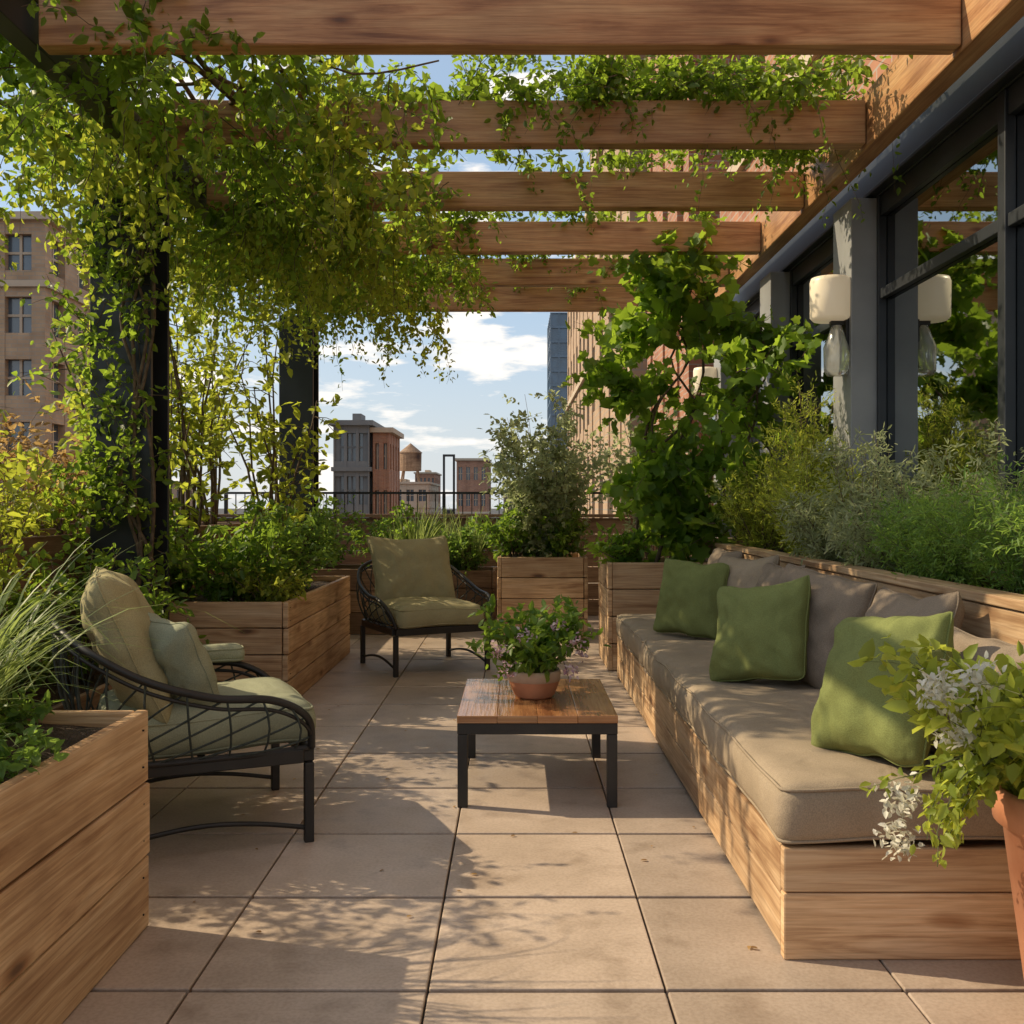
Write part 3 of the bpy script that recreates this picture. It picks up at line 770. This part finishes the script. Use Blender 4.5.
parts=[garland(5.25,-.25,.5,30),garland(5.25,.35,.75,50,3.38,.35,.3),garland(5.28,.7,1.1,24,3.35),garland(5.4,1.1,1.75,90,3.36,.35,.35,.3),garland(5.3,-.9,-.2,40),
       garland(6.4,-.2,1.2,18,3.36,.1,.1),garland(7.5,-.6,1.6,32,3.36,.1,.1),garland(8.6,-.6,1.7,50,3.36,.15,.1),garland(9.7,-.6,1.7,50,3.36,.15,.15),
       garland(4.15,-1.95,-1.35,34,3.36,.12,.05,.05),garland(6.0,1.4,1.8,26,3.3)]
vine('climbing_vine',parts,LM_vine,.062,k=4,r=.0025,jit=.02)
A=[(-2.2+U(-.24,.24),5.5+U(-.1,.05),U(.4,3.1)) for _ in range(125)]
vine('climbing_vine',[strands(A,[(U(-1,1),U(-1,.1),U(-.2,1)) for _ in A],[U(.2,.5) for _ in A],8,.08,.4)],LM_vine,.068,k=3,r=.003,
     extra=[(catmull([(-2.1+U(-.12,.12),5.5,z*.45) for z in range(8)],4),.012,.008) for _ in range(4)])
A=[]
while len(A)<150:
    z=U(.8,3.05); w=.52*(.40+.6*math.sin(z*2.1)**2)
    x=1.10+(z-.8)*.06+U(-w,w)
    if clump(x*2,z*2,1,7)<-.12: continue
    A.append((x,7.75+U(-.3,.3),z))
vine('grape_vine',[strands(A,[(U(-1,1),U(-1,.4),U(-.2,1)) for _ in A],[U(.25,.6) for _ in A],7,.08,.4)],LM_big,.135,T_big,k=2,r=.004,jit=.03,
     extra=[(catmull([(1.05+U(-.2,.2)+z*.06,7.75+U(-.1,.1),.75+z*.4) for z in range(7)],4),.016,.006) for _ in range(5)],flat=.1)
A=[(1.72+U(-.3,.3),7.3+U(-.5,.6),U(1.0,2.6)) for _ in range(70)]
vine('grape_vine',[strands(A,[(U(-1,1),U(-1,.4),U(-.2,1)) for _ in A],[U(.25,.6) for _ in A],7,.08,.4)],LM_big,.12,T_big,k=2,r=.004,
     extra=[(catmull([(1.75+U(-.2,.2),7.5,.85+z*.35) for z in range(6)],4),.014,.006) for _ in range(3)],flat=.1)
for (x,y,h,r) in ((-2.3,7.0,2.5,.5),(-1.9,7.8,2.3,.45),(-2.9,7.4,2.4,.5),(-2.6,8.6,2.4,.5)):
    zb=.6 if x>-2.75 and y<8.2 else .98
    shrub('young_birch_tree',[((x,y,zb),h,r,U(-.1,.1),0)],LM_yel,.085,nb=9,nt=18,k=5,tw=.32,droop=.3,r0=.016,t0=.25)
shrub('garden_shrub',[((-1.75,6.3,.58),.60,.34,0,0),((-2.15,6.35,.58),.85,.36,0,0)],LM_shrub,.062,nb=20,nt=12,k=7,tw=.18,t0=.1)
shrub('garden_shrub',[((-1.68,6.95,.58),.55,.30,0,0),((-1.7,7.6,.58),.72,.34,0,0)],LM_fern,.055,nb=20,nt=12,k=8,tw=.16,t0=.1)
shrub('lime_shrub',[((-1.55,6.2,.58),.32,.22,0,0)],LM_lime,.045,nb=18,nt=8,k=8,tw=.1,t0=.1)
shrub('garden_shrub',[((-1.2,9.8,.56),.75,.38,0,0),((-1.9,9.8,.56),.95,.42,0,0)],LM_shrub,.06,nb=16,nt=12,k=7,tw=.2,t0=.1)
shrub('rust_shrub',[((-2.75,4.9,1.0),.95,.40,0,0),((-2.7,6.0,1.0),.65,.35,0,0),((-2.7,4.0,1.0),.6,.4,0,0)],LM_red,.045,nb=22,nt=12,k=8,tw=.2,r0=.004,t0=.3)
shrub('garden_shrub',[((-2.75,5.4,1.0),.45,.35,0,0),((-2.8,4.4,1.0),.45,.35,0,0),((-2.7,3.6,1.0),.4,.35,0,0)],LM_yel,.05,T_narrow,nb=20,nt=12,k=8,tw=.16,r0=.004,t0=.1)
grass('ornamental_grass',[(-1.55,2.62,.58,1.05),(-1.40,2.2,.58,.95),(-1.75,2.3,.58,1.1),(-1.58,2.8,.58,1.2)],LM_grass,190,.62,.009,.55,.75)
shrub('trailing_groundcover',[((-1.3,2.3,.58),.14,.22,0,0),((-1.25,1.8,.58),.14,.22,0,0),((-1.45,2.75,.58),.1,.15,0,0)],LM_fern,.035,nb=16,nt=8,k=7,tw=.08,r0=.003,t0=.1,stem=M_gstem)
grass('ornamental_grass',[(-2.65,3.6,1.0,1.0),(-2.6,4.6,1.0,.9)],LM_grass,110,.5,.008,.5,.7)
planter('wooden_planter_box',-2.4,-1.75,3.25,4.9,0,.45,3,M_oldwood)
shrub('garden_shrub',[((-2.0,4.6,.4),.65,.35,0,0),((-2.05,3.9,.4),.6,.35,0,0)],LM_shrub,.055,nb=18,nt=10,k=7,tw=.18,t0=.1)
shrub('tall_meadow_shrub',[((-2.15,4.05,.4),1.55,.36,-.05,0),((-2.2,3.5,.4),1.45,.34,-.05,0)],LM_yel,.052,nb=12,nt=14,k=5,tw=.22,r0=.005,t0=.35)
grass('ornamental_grass',[(-1.15,9.55,.58,.9),(-.95,9.5,.6,1.2),(-.5,10.5,.5,1.4),(-1.05,10.3,.5,1.4),(-.75,10.6,.5,1.4)],LM_grass,120,.62,.013,.35,.5)
planter('wooden_planter_box',-1.4,-.2,10.25,10.9,0,.55,3,M_oldwood)
shrub('garden_shrub',[((-.45,10.4,.5),.6,.28,0,0),((-.9,10.5,.5),.55,.3,0,0)],LM_fern,.055,nb=16,nt=10,k=7,tw=.16,t0=.1)
shrub('olive_tree',[((.25,9.40,.7),1.66,.64,0,0)],LM_grey,.062,T_leaf,nb=38,nt=24,k=10,tw=.27,r0=.006,t0=.05,spread=.8)
shrub('garden_shrub',[((.0,9.35,.7),.6,.33,0,0),((.40,9.3,.7),.55,.3,0,0)],LM_shrub,.06,nb=18,nt=12,k=8,tw=.18,t0=.1)
shrub('olive_tree',[((1.35,9.6,.5),2.0,.55,0,0)],LM_grey,.06,T_leaf,nb=22,nt=18,k=9,tw=.26,r0=.007,t0=.2)
shrub('garden_shrub',[((.85,7.55,.74),.35,.2,-.05,-.05)],LM_big,.075,nb=14,nt=7,k=6,tw=.13,t0=.1)
shrub('golden_conifer',[((1.80,6.2,.86),1.1,.24,0,0),((1.76,5.75,.86),.65,.28,0,0),((1.7,6.8,.86),.65,.3,0,0)],LM_lime,.040,T_narrow,nb=24,nt=24,k=13,tw=.15,droop=-.3,spread=.5,t0=.05,r0=.005)
shrub('silver_sage_shrub',[((1.82,5.1,.86),.78,.28,0,0),((1.75,4.6,.86),.5,.3,0,0),((1.70,5.3,.86),.45,.25,-.05,0)],LM_grey,.045,T_narrow,nb=24,nt=16,k=10,tw=.16,t0=.1,r0=.004)
shrub('feathery_fern',[((1.74,3.95,.86),.46,.32,0,0),((1.76,3.45,.86),.52,.32,0,0),((1.75,2.95,.86),.46,.3,0,0),((1.80,4.3,.86),.42,.25,0,0)],LM_fern,.030,T_narrow,nb=30,nt=20,k=12,tw=.14,droop=.1,spread=.6,t0=.08,r0=.003,stem=M_gstem)
shrub('silver_sage_shrub',[((1.95,4.25,.86),.72,.2,0,0),((1.95,3.6,.86),.6,.2,0,0)],LM_grey,.038,T_narrow,nb=12,nt=14,k=9,tw=.13,t0=.2,r0=.003)
n=70; pos=np.stack([rng.uniform(-1.6,.7,n),rng.uniform(2.6,9,n),np.full(n,.004)],1); d=rng.normal(size=(n,3)); d[:,2]=0.02
leafobj('fallen_leaves',pos,d,rng.uniform(.012,.026,n),LM_red,flat=6)

# ================================================================ LIGHT
sun_vec=Vector((-.76,.20,.61)).normalized()
sd=bpy.data.lights.new('sun','SUN'); sd.energy=5.0; sd.angle=math.radians(.5); sd.color=(1,.83,.56)
so=bpy.data.objects.new('sun',sd); col.objects.link(so); so.rotation_euler=sun_vec.to_track_quat('Z','Y').to_euler()
w=bpy.data.worlds.new('World'); scene.world=w; w.use_nodes=True; nt=w.node_tree; L=nt.links.new
bg=nt.nodes['Background']; sky=N(nt,'ShaderNodeTexSky',sky_type='NISHITA'); sky.sun_disc=False
sky.sun_elevation=math.asin(sun_vec.z); sky.sun_rotation=math.atan2(sun_vec.x,sun_vec.y)%(2*pi)
sky.dust_density=2; sky.ozone_density=1
tc=N(nt,'ShaderNodeTexCoord'); sp=N(nt,'ShaderNodeSeparateXYZ'); L(tc.outputs['Generated'],sp.inputs[0])
hz=ramp(nt,[(0,(.85,.85,.85)),(.10,(.70,.70,.70)),(.5,(.55,.55,.55)),(1,(.60,.60,.60))]); L(sp.outputs['Z'],hz.inputs[0])
hc=ramp(nt,[(0,(.86,.90,.92)),(.22,(.52,.71,.92)),(.6,(.50,.66,.86)),(1,(.86,.86,.86))]); L(sp.outputs['Z'],hc.inputs[0])
hm=N(nt,'ShaderNodeVectorMath',operation='SCALE'); L(hc.outputs[0],hm.inputs[0]); hm.inputs['Scale'].default_value=6.3
c0=mixc(nt,'MIX',hz.outputs[0],sky.outputs[0],hm.outputs[0])
mp=N(nt,'ShaderNodeMapping'); mp.inputs['Scale'].default_value=(4.2,4.2,17); mp.inputs['Location'].default_value=(1.3,.4,.2); L(tc.outputs['Generated'],mp.inputs[0])
cn=N(nt,'ShaderNodeTexNoise'); cn.inputs['Scale'].default_value=1.9; cn.inputs['Detail'].default_value=9; cn.inputs['Roughness'].default_value=.55; L(mp.outputs[0],cn.inputs[0])
cr=ramp(nt,[(.53,(0,0,0)),(.61,(1,1,1))]); L(cn.outputs[0],cr.inputs[0])
c=mixc(nt,'MIX',cr.outputs[0],c0,(7.6,7.2,6.7))
L(c,bg.inputs[0]); bg.inputs[1].default_value=.15

# ================================================================ CAMERA
cd=bpy.data.cameras.new('camera'); cd.sensor_width=36; cd.lens=35.16; cd.shift_x=-3/1024; cd.shift_y=-7/1024; cd.clip_end=8000; cd.clip_start=.05
co=bpy.data.objects.new('camera',cd); col.objects.link(co); co.location=(0,0,1.22); co.rotation_euler=(pi/2,0,0)
scene.camera=co
scene.view_settings.view_transform='Standard'; scene.view_settings.look='None'; scene.view_settings.exposure=0
